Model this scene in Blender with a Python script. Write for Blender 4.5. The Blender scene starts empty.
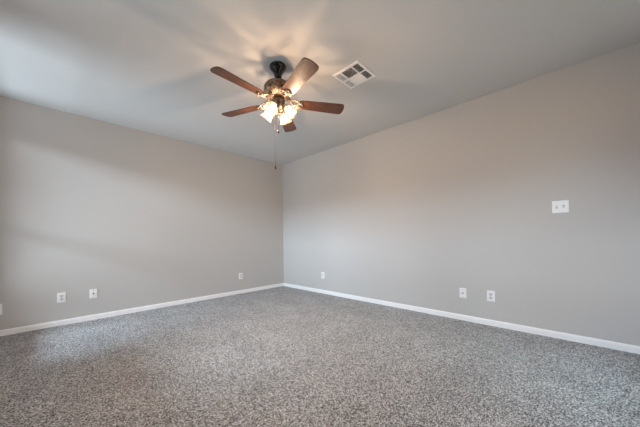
import bpy, bmesh, math, random
from mathutils import Vector, Matrix
random.seed(7)
PI = math.pi
sc = bpy.context.scene
COL = sc.collection

# ---------------------------------------------------------------- camera, world, lights, exposure
CAM = Vector((3.18, 4.13, 0.938))
cd = bpy.data.cameras.new('camera'); cam = bpy.data.objects.new('camera', cd); COL.objects.link(cam)
fwd = Vector((-.717, -.697, 0)).normalized()
a = math.radians(.8)
rt0 = Vector((fwd.y, -fwd.x, 0)); up0 = Vector((0, 0, 1))
rt = rt0*math.cos(a) - up0*math.sin(a); up = up0*math.cos(a) + rt0*math.sin(a)
M4 = Matrix((rt, up, -fwd)).transposed().to_4x4(); M4.translation = CAM
cam.matrix_world = M4
cd.sensor_width = 36; cd.lens = 36*254.7/640; cd.shift_y = 25.5/640; cd.clip_start = .02
sc.camera = cam

w = bpy.data.worlds.new('sky'); sc.world = w; w.use_nodes = True
w.node_tree.nodes['Background'].inputs[0].default_value = (.72, .84, 1, 1)
w.node_tree.nodes['Background'].inputs[1].default_value = .6

def area(name, loc, size, energy, col, rot):
    l = bpy.data.lights.new(name, 'AREA'); l.shape = 'RECTANGLE'; l.size, l.size_y = size
    l.energy = energy; l.color = col
    o = bpy.data.objects.new(name, l); COL.objects.link(o); o.location = loc; o.rotation_euler = rot
    return o
RX, RY = 3.80, 4.95            # room size; left wall is y=0, right wall is x=0
CZ = 2.44
# area lamps added outside unseen windows, tuned to stand in for sky and ground light
WS = [(.18, 1.28, .25, 2.15), (1.55, 2.55, .55, 2.15), (3.55, 4.65, .55, 2.15)]      # unseen side wall windows, placed for their light: y0, y1, z0, z1
WR = [(.40, 1.40, .55, 2.15), (1.60, 2.60, .55, 2.15)]                              # unseen rear wall windows: x0, x1, z0, z1
# per opening: fitted colour*power of the added sky, low, horizon and ground lamps
SKY = {'S0': (0, 0, 0), 'S1': (0, 0, 0), 'S2': (0, 0, 0), 'R0': (0.6, 0.87, 0.98), 'R1': (0, 0.03, 0.12)}
MID = {'S0': (0.1, 0.06, 0.04), 'S1': (0, 0, 0), 'S2': (0, 0, 0), 'R0': (0, 0, 0), 'R1': (0.31, 0.22, 0.12)}
HOR = {'S0': (.33, .50, .66), 'S1': (.53, .68, .78), 'S2': (.36, .40, .43), 'R0': (0, 0, 0), 'R1': (0.06, 0.05, 0.04)}
GND = {'S0': (.90, 1.08, 1.20), 'S1': (0, 0, 0), 'S2': (0, 0, 0), 'R0': (0.15, 0.15, 0.12), 'R1': (0, 0, 0)}
WORLD = (.012, .014, .018)
def aimed(name, loc, target, size, rgb, unit):
    m = max(rgb)
    if m <= 0: return
    o = area(name, loc, size, unit*m, [c/m for c in rgb], (0, 0, 0))
    o.rotation_euler = (Vector(target)-Vector(loc)).to_track_quat('-Z', 'Y').to_euler()
for tag_, lst in (('S', WS), ('R', WR)):
    for n_, (o0, o1, z0, z1) in enumerate(lst):
        m_ = (o0+o1)/2; zc = 1.35; k_ = tag_+str(n_)
        if tag_ == 'S': c_, s_, g_ = (RX+.07, m_, zc), (RX+1.75, m_, zc+1.35), (RX+1.6, m_, zc-1.35)
        else: c_, s_, g_ = (m_, RY+.07, zc), (m_, RY+1.75, zc+1.35), (m_, RY+1.6, zc-1.35)
        aimed('sky_fill', s_, c_, (1.6, 1.2), SKY[k_], 100)
        h_ = (RX+6.5, m_, zc+2.15) if tag_ == 'S' else (m_, RY+6.5, zc+.95)
        aimed('horizon_fill', h_, c_, (4.6, 1.3), HOR[k_], 700)
        aimed('low_fill', (RX+1.75, m_, zc+.42) if tag_ == 'S' else (m_, RY+1.75, zc+.34), c_, (1.9, 1.1), MID[k_], 100)
        aimed('ground_fill', g_, c_, (1.6, 1.2), GND[k_], 100)
w.node_tree.nodes['Background'].inputs[0].default_value = WORLD + (1,)
w.node_tree.nodes['Background'].inputs[1].default_value = 1
BULB_W = 5.5*3.5
BULB_COL = (1.0, .70, .47)
vs = sc.view_settings
vs.view_transform = 'Standard'; vs.look = 'None'; vs.gamma = 1; vs.use_curve_mapping = False
vs.exposure = 0
sc.cycles.use_denoising = True
sc.cycles.max_bounces = 12; sc.cycles.diffuse_bounces = 8; sc.cycles.transparent_max_bounces = 16
sc.cycles.caustics_reflective = False; sc.cycles.caustics_refractive = False

# ---------------------------------------------------------------- materials
def lin(c):
    return tuple((x/255/12.92 if x/255 <= .04045 else ((x/255+.055)/1.055)**2.4) for x in c) + (1,)
def mat(name, col, rough=.6, metal=0, spec=.5):
    m = bpy.data.materials.new(name); m.use_nodes = True
    b = m.node_tree.nodes['Principled BSDF']
    b.inputs['Base Color'].default_value = lin(col); b.inputs['Roughness'].default_value = rough
    b.inputs['Metallic'].default_value = metal; b.inputs['Specular IOR Level'].default_value = spec
    return m
def N(m, t, **kw):
    n = m.node_tree.nodes.new(t)
    for k, v in kw.items():
        if k in n.inputs.keys(): n.inputs[k].default_value = v
        else: setattr(n, k, v)
    return n
def L(m, a, b): m.node_tree.links.new(a, b)
def bumpy(m, scale, strength, dist, detail=4):
    b = m.node_tree.nodes['Principled BSDF']
    tc = N(m, 'ShaderNodeTexCoord'); n = N(m, 'ShaderNodeTexNoise', Scale=scale, Detail=detail)
    bp = N(m, 'ShaderNodeBump', Strength=strength, Distance=dist)
    L(m, tc.outputs['Object'], n.inputs['Vector']); L(m, n.outputs['Fac'], bp.inputs['Height'])
    L(m, bp.outputs['Normal'], b.inputs['Normal'])
def mottled(m, c1, c2, scale, lo, hi, detail=3, stretch=(1, 1, 1)):
    b = m.node_tree.nodes['Principled BSDF']
    tc = N(m, 'ShaderNodeTexCoord'); mp = N(m, 'ShaderNodeMapping'); mp.inputs['Scale'].default_value = stretch
    n = N(m, 'ShaderNodeTexNoise', Scale=scale, Detail=detail)
    r = N(m, 'ShaderNodeValToRGB'); e = r.color_ramp.elements
    e[0].position, e[1].position = lo, hi; e[0].color, e[1].color = lin(c1), lin(c2)
    L(m, tc.outputs['Object'], mp.inputs['Vector']); L(m, mp.outputs['Vector'], n.inputs['Vector'])
    L(m, n.outputs['Fac'], r.inputs['Fac']); L(m, r.outputs['Color'], b.inputs['Base Color'])

wall_m = mat('wall_paint', (196, 194, 193), .75, spec=.3); bumpy(wall_m, 160, .12, .002)
ceil_m = mat('ceiling_paint', (204, 204, 204), .85, spec=.2); bumpy(ceil_m, 120, .2, .002)
trim_m = mat('trim_paint', (246, 246, 248), .4)
plate_m = mat('white_plastic', (244, 244, 246), .35)
recep_m = mat('receptacle_plastic', (214, 214, 218), .4)
slot_m = mat('dark_slot', (40, 40, 44), .6)
steel_m = mat('screw_steel', (150, 150, 152), .35, .9)
vent_m = mat('vent_enamel', (236, 238, 240), .45)
duct_m = mat('duct_shade_paint', (44, 42, 42), .8)
black_m = mat('black_metal', (3, 3, 3), .2, 0)
pewter_m = mat('antique_pewter', (134, 112, 96), .42, .7); mottled(pewter_m, (70, 56, 48), (160, 140, 124), 34, .36, .64)
chain_m = mat('chain_brass', (96, 76, 62), .4, .8)
fob_m = mat('fob_wood', (70, 30, 16), .4)

carpet_m = mat('carpet_pile', (130, 128, 128), 1.0, spec=.0)
def carpet():
    m = carpet_m; b = m.node_tree.nodes['Principled BSDF']
    tc = N(m, 'ShaderNodeTexCoord')
    n1 = N(m, 'ShaderNodeTexNoise', Scale=190, Detail=2, Roughness=.9)
    n2 = N(m, 'ShaderNodeTexNoise', Scale=3.2, Detail=3)
    v = N(m, 'ShaderNodeTexVoronoi', Scale=230)
    for n in (n1, n2, v): L(m, tc.outputs['Object'], n.inputs['Vector'])
    sp = N(m, 'ShaderNodeSeparateColor'); L(m, v.outputs['Color'], sp.inputs[0])
    # every tuft of yarn has its own shade of grey, drifting in small clumps
    a1 = N(m, 'ShaderNodeMath', operation='MULTIPLY'); L(m, sp.outputs[0], a1.inputs[0]); a1.inputs[1].default_value = .5
    a2 = N(m, 'ShaderNodeMath', operation='MULTIPLY_ADD'); L(m, n1.outputs['Fac'], a2.inputs[0]); a2.inputs[1].default_value = .9; L(m, a1.outputs[0], a2.inputs[2])
    r = N(m, 'ShaderNodeValToRGB'); cr = r.color_ramp
    cr.elements[0].position = .47; cr.elements[0].color = lin((30, 29, 29))
    cr.elements[1].position = .90; cr.elements[1].color = lin((248, 248, 250))
    e = cr.elements.new(.69); e.color = lin((160, 159, 160))
    L(m, a2.outputs[0], r.inputs['Fac'])
    mr = N(m, 'ShaderNodeMapRange'); mr.inputs['From Min'].default_value = .3; mr.inputs['From Max'].default_value = .7
    mr.inputs['To Min'].default_value = .9; mr.inputs['To Max'].default_value = 1.08
    L(m, n2.outputs['Fac'], mr.inputs['Value'])
    mx = N(m, 'ShaderNodeMix'); mx.data_type = 'RGBA'; mx.blend_type = 'MULTIPLY'; mx.inputs[0].default_value = 1
    L(m, r.outputs['Color'], mx.inputs[6]); L(m, mr.outputs['Result'], mx.inputs[7])
    L(m, mx.outputs[2], b.inputs['Base Color'])
    ad = N(m, 'ShaderNodeMath', operation='ADD'); L(m, n1.outputs['Fac'], ad.inputs[0]); L(m, v.outputs['Distance'], ad.inputs[1])
    bp = N(m, 'ShaderNodeBump', Strength=.8, Distance=.006)
    L(m, ad.outputs[0], bp.inputs['Height']); L(m, bp.outputs['Normal'], b.inputs['Normal'])
carpet()

wood_m = mat('blade_walnut', (90, 55, 36), .38)
mottled(wood_m, (34, 19, 11), (98, 60, 36), 9, .3, .7, 6, (1.2, 16, 1))

shade_m = bpy.data.materials.new('frosted_glass'); shade_m.use_nodes = True
def shade():
    m = shade_m; m.node_tree.nodes.clear()
    o = N(m, 'ShaderNodeOutputMaterial')
    tp = N(m, 'ShaderNodeBsdfTransparent'); tp.inputs[0].default_value = (1, .95, .88, 1)
    tl = N(m, 'ShaderNodeBsdfTranslucent'); tl.inputs[0].default_value = (.045, .037, .028, 1)
    df = N(m, 'ShaderNodeBsdfDiffuse'); df.inputs[0].default_value = (.05, .043, .034, 1)
    gl = N(m, 'ShaderNodeBsdfGlossy', Roughness=.15)
    m1 = N(m, 'ShaderNodeMixShader'); m1.inputs[0].default_value = .35
    m2 = N(m, 'ShaderNodeMixShader'); m2.inputs[0].default_value = .30
    m3 = N(m, 'ShaderNodeMixShader'); m3.inputs[0].default_value = .05
    L(m, tl.outputs[0], m1.inputs[1]); L(m, df.outputs[0], m1.inputs[2])
    L(m, m1.outputs[0], m2.inputs[1]); L(m, tp.outputs[0], m2.inputs[2])
    L(m, m2.outputs[0], m3.inputs[1]); L(m, gl.outputs[0], m3.inputs[2]); L(m, m3.outputs[0], o.inputs['Surface'])
shade()
bulb_m = bpy.data.materials.new('lit_bulb'); bulb_m.use_nodes = True
bb = bulb_m.node_tree.nodes['Principled BSDF']
bb.inputs['Emission Color'].default_value = (1, .82, .60, 1); bb.inputs['Alpha'].default_value = .2; bb.inputs['Emission Strength'].default_value = 6
glass_m = bpy.data.materials.new('window_glass'); glass_m.use_nodes = True
def glass():
    m = glass_m; m.node_tree.nodes.clear(); o = N(m, 'ShaderNodeOutputMaterial')
    tp = N(m, 'ShaderNodeBsdfTransparent'); gl = N(m, 'ShaderNodeBsdfGlossy', Roughness=.02)
    mx = N(m, 'ShaderNodeMixShader'); mx.inputs[0].default_value = .06
    L(m, tp.outputs[0], mx.inputs[1]); L(m, gl.outputs[0], mx.inputs[2]); L(m, mx.outputs[0], o.inputs['Surface'])
glass()

# ---------------------------------------------------------------- mesh helpers
def obj(name, bm, m, parent=None, smooth=False, loc=None, rot=None, bevel=0):
    bmesh.ops.recalc_face_normals(bm, faces=bm.faces)
    me = bpy.data.meshes.new(name); bm.to_mesh(me); bm.free()
    ms = m if isinstance(m, (list, tuple)) else [m]
    for x in ms: me.materials.append(x)
    if smooth:
        for p in me.polygons: p.use_smooth = True
    o = bpy.data.objects.new(name, me); COL.objects.link(o)
    if parent: o.parent = parent
    if loc: o.location = loc
    if rot: o.rotation_euler = rot
    if bevel:
        b = o.modifiers.new('bevel', 'BEVEL'); b.width = bevel; b.segments = 3; b.limit_method = 'ANGLE'
    return o
def box(bm, lo, hi, mi=0, mtx=None):
    vs_ = [bm.verts.new((x, y, z)) for x in (lo[0], hi[0]) for y in (lo[1], hi[1]) for z in (lo[2], hi[2])]
    if mtx: 
        for v in vs_: v.co = mtx @ v.co
    for f in ((0, 1, 3, 2), (4, 6, 7, 5), (0, 4, 5, 1), (2, 3, 7, 6), (0, 2, 6, 4), (1, 5, 7, 3)):
        fc = bm.faces.new([vs_[i] for i in f]); fc.material_index = mi
def lathe(bm, prof, seg=40, mtx=None, close=True):
    rings = []
    for r, z in prof:
        ring = []
        for i in range(seg):
            t = 2*PI*i/seg; v = Vector((r*math.cos(t), r*math.sin(t), z))
            ring.append(bm.verts.new(mtx @ v if mtx else v))
        rings.append(ring)
    for A, B in zip(rings, rings[1:]):
        for i in range(seg): bm.faces.new((A[i], A[(i+1) % seg], B[(i+1) % seg], B[i]))
    if close:
        bm.faces.new(rings[0][::-1]); bm.faces.new(rings[-1])
def tube(bm, pts, r, seg=8):
    pts = [Vector(p) for p in pts]; rr = r if isinstance(r, (list, tuple)) else [r]*len(pts)
    rings = []; prev = None
    for i, p in enumerate(pts):
        d = (pts[min(i+1, len(pts)-1)]-pts[max(i-1, 0)]).normalized()
        if prev is None:
            n = d.orthogonal().normalized()
        else:
            n = (prev - d*prev.dot(d)).normalized()
        prev = n; b = d.cross(n)
        rings.append([bm.verts.new(p + (n*math.cos(2*PI*k/seg)+b*math.sin(2*PI*k/seg))*rr[i]) for k in range(seg)])
    for A, B in zip(rings, rings[1:]):
        for k in range(seg): bm.faces.new((A[k], A[(k+1) % seg], B[(k+1) % seg], B[k]))
    bm.faces.new(rings[0][::-1]); bm.faces.new(rings[-1])
def prism(bm, outline, z0, z1, mtx=None, mi=0):
    A = [bm.verts.new((mtx @ Vector((x, y, z0))) if mtx else (x, y, z0)) for x, y in outline]
    B = [bm.verts.new((mtx @ Vector((x, y, z1))) if mtx else (x, y, z1)) for x, y in outline]
    n = len(A)
    fs = [bm.faces.new(A[::-1]), bm.faces.new(B)] + [bm.faces.new((A[i], A[(i+1) % n], B[(i+1) % n], B[i])) for i in range(n)]
    for f in fs: f.material_index = mi
def empty(name, label, cat, loc, rotz=0, group=None):
    o = bpy.data.objects.new(name, None); COL.objects.link(o); o.empty_display_size = .05
    o.location = loc; o.rotation_euler = (0, 0, rotz); o['label'] = label; o['category'] = cat
    if group: o['group'] = group
    return o
def struct(name, bm, m, parent=None, label=None, **kw):
    o = obj(name, bm, m, parent, **kw)
    if not parent: o['kind'] = 'structure'
    if label: o['label'] = label
    return o

# ---------------------------------------------------------------- room shell
T = .14
bm = bmesh.new(); box(bm, (-T, -T, -.12), (RX+T, RY+T, 0)); struct('floor', bm, carpet_m, label='grey speckled wall to wall carpet')
bm = bmesh.new(); box(bm, (-T, -T, CZ), (RX+T, RY+T, CZ+.12)); struct('ceiling', bm, ceil_m, label='flat pale grey painted ceiling')
bm = bmesh.new(); box(bm, (0, -T, 0), (RX, 0, CZ)); struct('wall_left', bm, wall_m, label='greige painted wall on the left, with four wall plates')
bm = bmesh.new(); box(bm, (-T, -T, 0), (0, RY+T, CZ)); struct('wall_right', bm, wall_m, label='greige painted wall on the right, with light switches')
def holed(axis, c0, c1, lo, hi, wins):
    bm = bmesh.new()
    cuts = []; p = lo
    for o0, o1, z0, z1 in wins:
        cuts += [(p, o0, 0, CZ), (o0, o1, 0, z0), (o0, o1, z1, CZ)]; p = o1
    cuts.append((p, hi, 0, CZ))
    for p0, p1, q0, q1 in cuts:
        if axis == 'x': box(bm, (c0, p0, q0), (c1, p1, q1))
        else: box(bm, (p0, c0, q0), (p1, c1, q1))
    bmesh.ops.remove_doubles(bm, verts=bm.verts, dist=1e-5)
    return bm
struct('wall_side', holed('x', RX, RX+T, -T, RY+T, WS), wall_m)
struct('wall_rear', holed('y', RY, RY+T, 0, RX, WR), wall_m)
def window(n, axis, c, o0, o1, z0, z1):  # out of view, added to let the daylight lamps in
    def bx(bm, p0, p1, d0, d1, q0, q1):
        if axis == 'x': box(bm, (c+d0, p0, q0), (c+d1, p1, q1))
        else: box(bm, (p0, c+d0, q0), (p1, c+d1, q1))
    bm = bmesh.new(); f = .045
    bx(bm, o0, o0+f, .06, .11, z0, z1); bx(bm, o1-f, o1, .06, .11, z0, z1)
    bx(bm, o0+f, o1-f, .06, .11, z0, z0+f); bx(bm, o0+f, o1-f, .06, .11, z1-f, z1)
    m = (z0+z1)/2; bx(bm, o0+f, o1-f, .065, .105, m-.02, m+.02)
    w_ = struct('window_%d' % n, bm, trim_m)
    bm = bmesh.new(); bx(bm, o0+f, o1-f, .083, .087, z0+f, m-.02); bx(bm, o0+f, o1-f, .083, .087, m+.02, z1-f)
    obj('pane', bm, glass_m, w_)
    bm = bmesh.new(); bx(bm, o0-.04, o1+.04, -.03, .0, z0-.02, z0); obj('sill', bm, trim_m, w_)
for n_, w_ in enumerate(WS): window(n_+1, 'x', RX, *w_)
for n_, w_ in enumerate(WR): window(len(WS)+n_+1, 'y', RY, *w_)
# baseboards: a flat board with an eased top edge
def baseboard(name, p0, p1, inward, label=None):
    prof = [(0, 0), (.012, 0), (.012, .044), (.010, .052), (.006, .058), (.0, .060)]
    p0, p1, n = Vector(p0), Vector(p1), Vector(inward)
    bm = bmesh.new()
    A = [bm.verts.new(p0+n*d+Vector((0, 0, z))) for d, z in prof]
    B = [bm.verts.new(p1+n*d+Vector((0, 0, z))) for d, z in prof]
    k = len(A)
    for i in range(k): bm.faces.new((A[i], A[(i+1) % k], B[(i+1) % k], B[i]))
    bm.faces.new(A); bm.faces.new(B[::-1])
    struct(name, bm, trim_m, label=label)
baseboard('baseboard_left', (0.012, 0, 0), (RX, 0, 0), (0, 1, 0), 'white baseboard along the left wall')
baseboard('baseboard_right', (0, 0, 0), (0, RY, 0), (1, 0, 0), 'white baseboard along the right wall')
baseboard('baseboard_side', (RX, .012, 0), (RX, RY, 0), (-1, 0, 0))
baseboard('baseboard_rear', (.012, RY, 0), (RX-.012, RY, 0), (0, -1, 0))

# ---------------------------------------------------------------- wall plates (local: x along the wall, z up, +y out of the wall)
def plate_bm(w_, h_):
    bm = bmesh.new(); ww, hh = w_/2, h_/2
    A = [bm.verts.new((sx*ww, 0, sz*hh)) for sx, sz in ((-1, -1), (1, -1), (1, 1), (-1, 1))]
    B = [bm.verts.new((sx*ww, .003, sz*hh)) for sx, sz in ((-1, -1), (1, -1), (1, 1), (-1, 1))]
    D = [bm.verts.new((sx*(ww-.005), .006, sz*(hh-.005))) for sx, sz in ((-1, -1), (1, -1), (1, 1), (-1, 1))]
    for P_, Q in ((A, B), (B, D)):
        for i in range(4): bm.faces.new((P_[i], P_[(i+1) % 4], Q[(i+1) % 4], Q[i]))
    bm.faces.new(A[::-1]); bm.faces.new(D); return bm
def screw(parent, x, z, m=steel_m):
    bm = bmesh.new(); lathe(bm, [(.0036, 0), (.0036, .0012), (.002, .0018)], 12, Matrix.Rotation(-PI/2, 4, 'X'))
    return obj('screw', bm, m, parent, loc=(x, .006, z))
def outlet(label, loc, rz, group=None):
    t = empty('electrical_outlet', label, 'outlet', loc, rz, group)
    obj('cover_plate', plate_bm(.070, .111), plate_m, t)
    for s in (-1, 1):
        bm = bmesh.new()
        ol = []
        for k in range(28):
            th = 2*PI*k/28; ol.append((.0172*math.cos(th), max(-.0135, min(.0135, .0172*math.sin(th)))))
        prism(bm, ol, 0, .0025, Matrix.Rotation(-PI/2, 4, 'X'))
        r = obj('receptacle', bm, recep_m, t, loc=(0, .0055, s*.0195))
        bm = bmesh.new()
        box(bm, (-.0075, .0024, -.001), (-.0050, .0028, .0085)); box(bm, (.0050, .0024, .000), (.0075, .0028, .0075))
        lathe(bm, [(.003, .0024), (.003, .0028)], 12, Matrix.Translation((0, 0, -.007)) @ Matrix.Rotation(-PI/2, 4, 'X'))
        obj('slots', bm, slot_m, r)
    screw(t, 0, 0)
    return t
def coax(label, loc, rz):
    t = empty('cable_jack', label, 'cable jack', loc, rz)
    obj('cover_plate', plate_bm(.070, .111), plate_m, t)
    bm = bmesh.new(); R_ = Matrix.Rotation(-PI/2, 4, 'X')
    lathe(bm, [(.0085, .0), (.0085, .003), (.0052, .003), (.0052, .012), (.003, .012), (.003, .009)], 6, R_)
    obj('connector', bm, slot_m, t, loc=(0, .006, 0))
    screw(t, 0, .042); screw(t, 0, -.042)
    return t
RL, RR_ = 0, -PI/2     # left wall faces +y, right wall faces +x
outlet('white power outlet at the extreme left edge, partly cut off', (3.617, 0, .272), RL)
outlet('white power outlet left of the cable jack on the left wall', (3.158, 0, .314), RL)
coax('white cable jack plate with dark centre connector on the left wall', (2.886, 0, .314), RL)
outlet('white power outlet on the left wall, near the far corner', (.946, 0, .306), RL)
outlet('small white power outlet on the right wall, nearest the far corner', (0, 1.099, .314), RR_)
coax('white plate with dark centre jack, left of two adjacent right wall plates', (0, 3.277, .306), RR_)
outlet('white power outlet, right of two adjacent plates low on the right wall', (0, 3.543, .310), RR_)
sw = empty('light_switch', 'white double toggle light switch plate high on the right wall', 'light switch', (0, 4.084, 1.199), RR_)
obj('cover_plate', plate_bm(.113, .113), plate_m, sw)
for k, s in enumerate((-1, 1)):
    bm = bmesh.new(); box(bm, (-.0055, 0, -.0125), (.0055, .0010, .0125)); fr = obj('toggle_surround', bm, mat('switch_recess', (120, 120, 126), .5), sw, loc=(s*.023, .006, 0))
    bm = bmesh.new(); box(bm, (-.0042, 0, -.0055), (.0042, .013, .0045)); 
    obj('toggle', bm, plate_m, sw, loc=(s*.023, .006, 0), rot=(math.radians(30 if k else -30), 0, 0), bevel=.001)
    for z in (-.03, .03): screw(sw, s*.023, z, plate_m)

# ---------------------------------------------------------------- ceiling register
VX0, VX1, VY0, VY1 = 1.118, 1.408, 2.592, 2.882
vt = empty('ceiling_vent', 'white square louvered air vent on the ceiling beside the fan', 'air vent', ((VX0+VX1)/2, (VY0+VY1)/2, CZ))
h = .145; b_ = .024
bm = bmesh.new()
prof = [(h, 0), (h, -.003), (h-.006, -.008), (h-b_, -.008), (h-b_, 0)]
rings = [[bm.verts.new((sx*r, sy*r, z)) for sx, sy in ((-1, -1), (1, -1), (1, 1), (-1, 1))] for r, z in prof]
for A, B in zip(rings, rings[1:]+rings[:1]):
    for i in range(4): bm.faces.new((A[i], A[(i+1) % 4], B[(i+1) % 4], B[i]))
obj('frame', bm, vent_m, vt)
inn = h-b_
bm = bmesh.new(); box(bm, (-inn, -inn, -.0012), (inn, inn, -.0004)); obj('duct_shade_sheet', bm, duct_m, vt)  # flat dark sheet, the shade inside the duct put into its colour
ys = [-inn, -inn*.52, inn*.46, inn]
bm = bmesh.new()
box(bm, (-.005, -inn, -.0085), (.005, inn, -.0015))
for y in ys[1:3]: 
    box(bm, (-inn, y-.005, -.0085), (-.0051, y+.005, -.0015)); box(bm, (.0051, y-.005, -.0085), (inn, y+.005, -.0015))
obj('crossbars', bm, vent_m, vt)
# +x is image left; rows run from the near side (-y) to the far side (+y)
def louvers(x0, x1, y0, y1, axis, tilt, wd=.010, n=6):
    bm = bmesh.new()
    for k in range(n):
        t_ = (k+.5)/n
        if axis == 'x':
            M_ = Matrix.Translation(((x0+x1)/2, y0+(y1-y0)*t_, -.0048)) @ Matrix.Rotation(tilt, 4, 'X')
            box(bm, (-(x1-x0)/2, -wd/2, -.0005), ((x1-x0)/2, wd/2, .0005), mtx=M_)
        else:
            M_ = Matrix.Translation((x0+(x1-x0)*t_, (y0+y1)/2, -.0048)) @ Matrix.Rotation(tilt, 4, 'Y')
            box(bm, (-wd/2, -(y1-y0)/2, -.0005), (wd/2, (y1-y0)/2, .0005), mtx=M_)
    return obj('louvers', bm, vent_m, vt)
g = .006
for r_ in range(3):
    for s in (1, -1):
        x0, x1 = (g, inn-.001) if s == 1 else (-inn+.001, -g)
        y0, y1 = ys[r_]+(g if r_ else .001), ys[r_+1]-(g if r_ < 2 else .001)
        if r_ == 2: louvers(x0, x1, y0, y1, 'x', math.radians(-42), .0066, 5)
        elif r_ == 1 and s == 1: louvers(x0, x1, y0, y1, 'y', math.radians(34), .0060, 8)
        elif r_ == 1: louvers(x0, x1, y0, y1, 'y', math.radians(-28), .016, 8)
        else: louvers(x0, x1, y0, y1, 'x', math.radians(24), .0062, 4)

# ---------------------------------------------------------------- ceiling fan
FX, FY = 1.836, 2.344
fan = empty('ceiling_fan', 'five blade ceiling fan with dark wood blades and lit glass lamp shades', 'ceiling fan', (FX, FY, CZ))
def fz(z): return z-CZ        # world height to fan space
bm = bmesh.new()
lathe(bm, [(.068, 0), (.072, -.008), (.070, -.020), (.058, -.038), (.044, -.056), (.036, -.074), (.032, -.092), (.030, -.106), (.020, -.110)], 48)
obj('canopy', bm, black_m, fan, smooth=True)['label'] = 'black bell shaped canopy'
bm = bmesh.new(); lathe(bm, [(.013, -.10), (.013, -.155)], 24); obj('downrod', bm, black_m, fan, smooth=True)
bm = bmesh.new()
prof = [(.020, fz(2.290)), (.050, fz(2.292)), (.088, fz(2.284)), (.112, fz(2.268)), (.122, fz(2.250)), (.124, fz(2.236)), (.117, fz(2.228)),
        (.124, fz(2.222)), (.124, fz(2.208)), (.112, fz(2.200)), (.104, fz(2.188)), (.084, fz(2.172)), (.064, fz(2.163)), (.050, fz(2.160))]
lathe(bm, prof, 56); obj('motor_housing', bm, pewter_m, fan, smooth=True)['label'] = 'antique bronze motor housing'
# raised ribs around the housing's belly
bm = bmesh.new()
for k in range(20):
    t_ = 2*PI*k/20
    M_ = Matrix.Rotation(t_, 4, 'Z')
    tube(bm, [M_ @ Vector(p) for p in ((.112, 0, fz(2.201)), (.105, 0, fz(2.188)), (.085, 0, fz(2.172)), (.066, 0, fz(2.163)))], [.003, .005, .005, .003], 6)
obj('housing_ribs', bm, pewter_m, fan, smooth=True)
BZ = 2.128
ANG = [math.radians(4+72*k) for k in range(5)]
PITCH = math.radians(-12)
def blade_mesh():
    bm = bmesh.new(); r0, r1 = .172, .592
    ol = []
    def wdt(r): return .054+.013*min(1, (r-r0)/(r1-r0)*1.1)
    top = []
    n = 14
    top.append((r0+.012, .030)); top.append((r0+.002, .018)) if False else None
    # root taper, straight edges, rounded tip with clipped shoulders
    up_ = [(r0, .026), (r0+.012, .042), (r0+.035, .052)]
    for k in range(1, 9):
        r = r0+.035+(r1-.040-r0-.035)*k/8; up_.append((r, .052+.014*k/8))
    for k in range(1, 9):
        t_ = k/9*PI/2; up_.append((r1-.040+.034*math.sin(t_), .066-.026*(1-math.cos(t_))-.0))
    up_.append((r1-.003, .030)); up_.append((r1, .012))
    ol = up_ + [(x, -y) for x, y in reversed(up_)]
    prism(bm, ol, -.003, .003)
    return bm
bmb = blade_mesh(); bmesh.ops.recalc_face_normals(bmb, faces=bmb.faces)
blade_me = bpy.data.meshes.new('blade'); bmb.to_mesh(blade_me); bmb.free(); blade_me.materials.append(wood_m)
def iron_mesh():
    bm = bmesh.new(); z0 = fz(2.172)-fz(BZ)
    # arm from housing down to the blade root with two open scrolls
    tube(bm, [(.070, 0, z0), (.105, 0, z0-.008), (.135, 0, -.016), (.165, 0, -.012), (.200, 0, -.010)], [.010, .008, .007, .007, .006], 8)
    for s in (-1, 1):
        pts = []
        for k in range(15):
            t_ = k/14
            pts.append((.100+.085*t_, s*(.008+.036*math.sin(t_*PI*.75)), (z0-.006)*(1-t_)**1.5-.012))
        tube(bm, pts, .0055, 7)
        cx, cy = .178, s*.024
        pts = [(cx+(.020-.011*k/18)*math.cos(s*(-PI*.1+k/18*2.6*PI)+(0 if s > 0 else 0)), cy+(.020-.011*k/18)*math.sin(s*(k/18*2.6*PI-PI*.1)), -.010) for k in range(19)]
        tube(bm, pts, .0045, 6)
        M_ = Matrix.Translation((.185, s*.030, 0)); lathe(bm, [(.009, -.003), (.009, -.008), (.005, -.011)], 14, M_)
    ol = [(.160, .016), (.185, .040), (.205, .034), (.222, .012), (.226, 0)]
    ol = ol+[(x, -y) for x, y in reversed(ol[:-1])]
    prism(bm, ol, -.0075, -.0032)
    lathe(bm, [(.008, -.007), (.008, -.012), (.004, -.014)], 14, Matrix.Translation((.210, 0, 0)))
    return bm
bmi = iron_mesh(); bmesh.ops.recalc_face_normals(bmi, faces=bmi.faces)
iron_me = bpy.data.meshes.new('blade_bracket'); bmi.to_mesh(iron_me); bmi.free(); iron_me.materials.append(pewter_m)
for p in iron_me.polygons: p.use_smooth = True
for th in ANG:
    R_ = Matrix.Rotation(th, 4, 'Z')
    for nm, me, pit in (('blade', blade_me, PITCH), ('blade_bracket', iron_me, PITCH*.9)):
        o = bpy.data.objects.new(nm, me); COL.objects.link(o); o.parent = fan
        o.matrix_local = Matrix.Translation((0, 0, fz(BZ))) @ R_ @ Matrix.Rotation(pit, 4, 'X')
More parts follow.
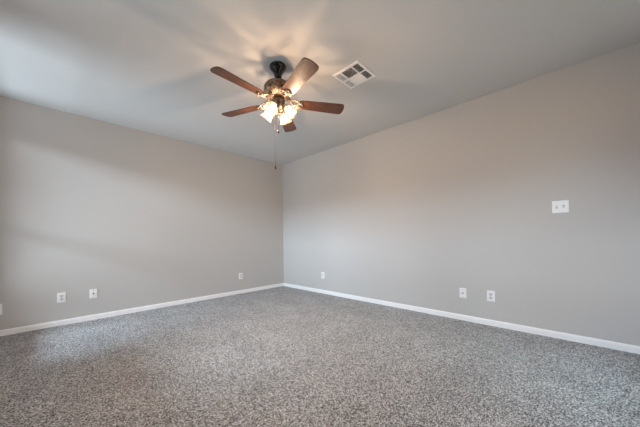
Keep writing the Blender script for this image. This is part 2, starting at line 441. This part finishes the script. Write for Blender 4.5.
# switch housing and lamp fitter below the motor
bm = bmesh.new()
lathe(bm, [(.040, fz(2.162)), (.052, fz(2.150)), (.056, fz(2.132)), (.054, fz(2.112)), (.046, fz(2.104)), (.050, fz(2.098)), (.050, fz(2.080)),
           (.040, fz(2.066)), (.024, fz(2.056)), (.012, fz(2.050)), (.008, fz(2.040)), (.004, fz(2.034))], 48)
obj('lamp_fitter', bm, pewter_m, fan, smooth=True)
TILT = math.radians(48)     # shade axis below the horizontal
for k in range(4):
    az = math.radians(24+90*k)
    ax = Vector((math.cos(az)*math.cos(TILT), math.sin(az)*math.cos(TILT), -math.sin(TILT)))
    base = Vector((math.cos(az)*.060, math.sin(az)*.060, fz(2.082)))
    hd = Vector((math.cos(az), math.sin(az), 0))
    bm = bmesh.new(); tube(bm, [hd*.035+Vector((0, 0, fz(2.092))), hd*.050+Vector((0, 0, fz(2.093))), base, base+ax*.012], [.010, .010, .012, .014], 12)
    # socket cup
    M_ = Matrix.Translation(base) @ ax.to_track_quat('Z', 'Y').to_matrix().to_4x4()
    lathe(bm, [(.012, .000), (.021, .006), (.024, .018), (.024, .024)], 28, M_)
    obj('lamp_arm', bm, pewter_m, fan, smooth=True)
    bm = bmesh.new()
    pr = [(.021, .016), (.026, .024), (.034, .040), (.040, .058), (.044, .076), (.050, .092), (.058, .102)]
    seg = 48; rings = []
    for i, (r, z) in enumerate(pr):
        fl = (i/(len(pr)-1))**3
        ring = []
        for j in range(seg):
            t_ = 2*PI*j/seg; sc_ = 1+.05*fl*math.cos(8*t_)
            ring.append(bm.verts.new(M_ @ Vector((r*sc_*math.cos(t_), r*sc_*math.sin(t_), z))))
        rings.append(ring)
    for A, B in zip(rings, rings[1:]):
        for j in range(seg): bm.faces.new((A[j], A[(j+1) % seg], B[(j+1) % seg], B[j]))
    sh = obj('lamp_shade', bm, shade_m, fan, smooth=True)
    bm = bmesh.new()
    lathe(bm, [(.010, .022), (.012, .032), (.019, .046), (.0245, .062), (.023, .074), (.014, .084), (.004, .087)], 24, M_)
    obj('bulb', bm, bulb_m, sh, smooth=True)
    l = bpy.data.lights.new('bulb_light', 'POINT'); l.energy = BULB_W; l.color = BULB_COL; l.shadow_soft_size = .014
    lo = bpy.data.objects.new('bulb_light', l); COL.objects.link(lo); lo.parent = fan; lo.location = base+ax*.090
# pull chains
left = Vector((.697, -.717, 0))
def chain(off, ztop, zbot, fob):
    bm = bmesh.new(); n = int((ztop-zbot)/.012)
    for i in range(n):
        z = ztop-(ztop-zbot)*(i+.5)/n
        bmesh.ops.create_icosphere(bm, subdivisions=1, radius=.0026, matrix=Matrix.Translation((off.x, off.y, fz(z))))
    tube(bm, [(off.x, off.y, fz(ztop)), (off.x, off.y, fz(zbot))], .0012, 6)
    c = obj('pull_chain', bm, chain_m, fan, smooth=True)
    bm = bmesh.new(); z = fz(zbot)
    lathe(bm, [(.002, z), (.005, z-.004), (.0065, z-.014), (.0085, z-.026), (.006, z-.034), (.002, z-.036)] if fob else
              [(.002, z), (.005, z-.004), (.007, z-.016), (.004, z-.024)], 14, Matrix.Translation((off.x, off.y, 0)))
    obj('fob', bm, fob_m if fob else black_m, c, smooth=True)
chain(left*.030+fwd*-.02, 2.066, 1.578, True)
chain(left*.000+fwd*-.020, 2.058, 1.875, False)
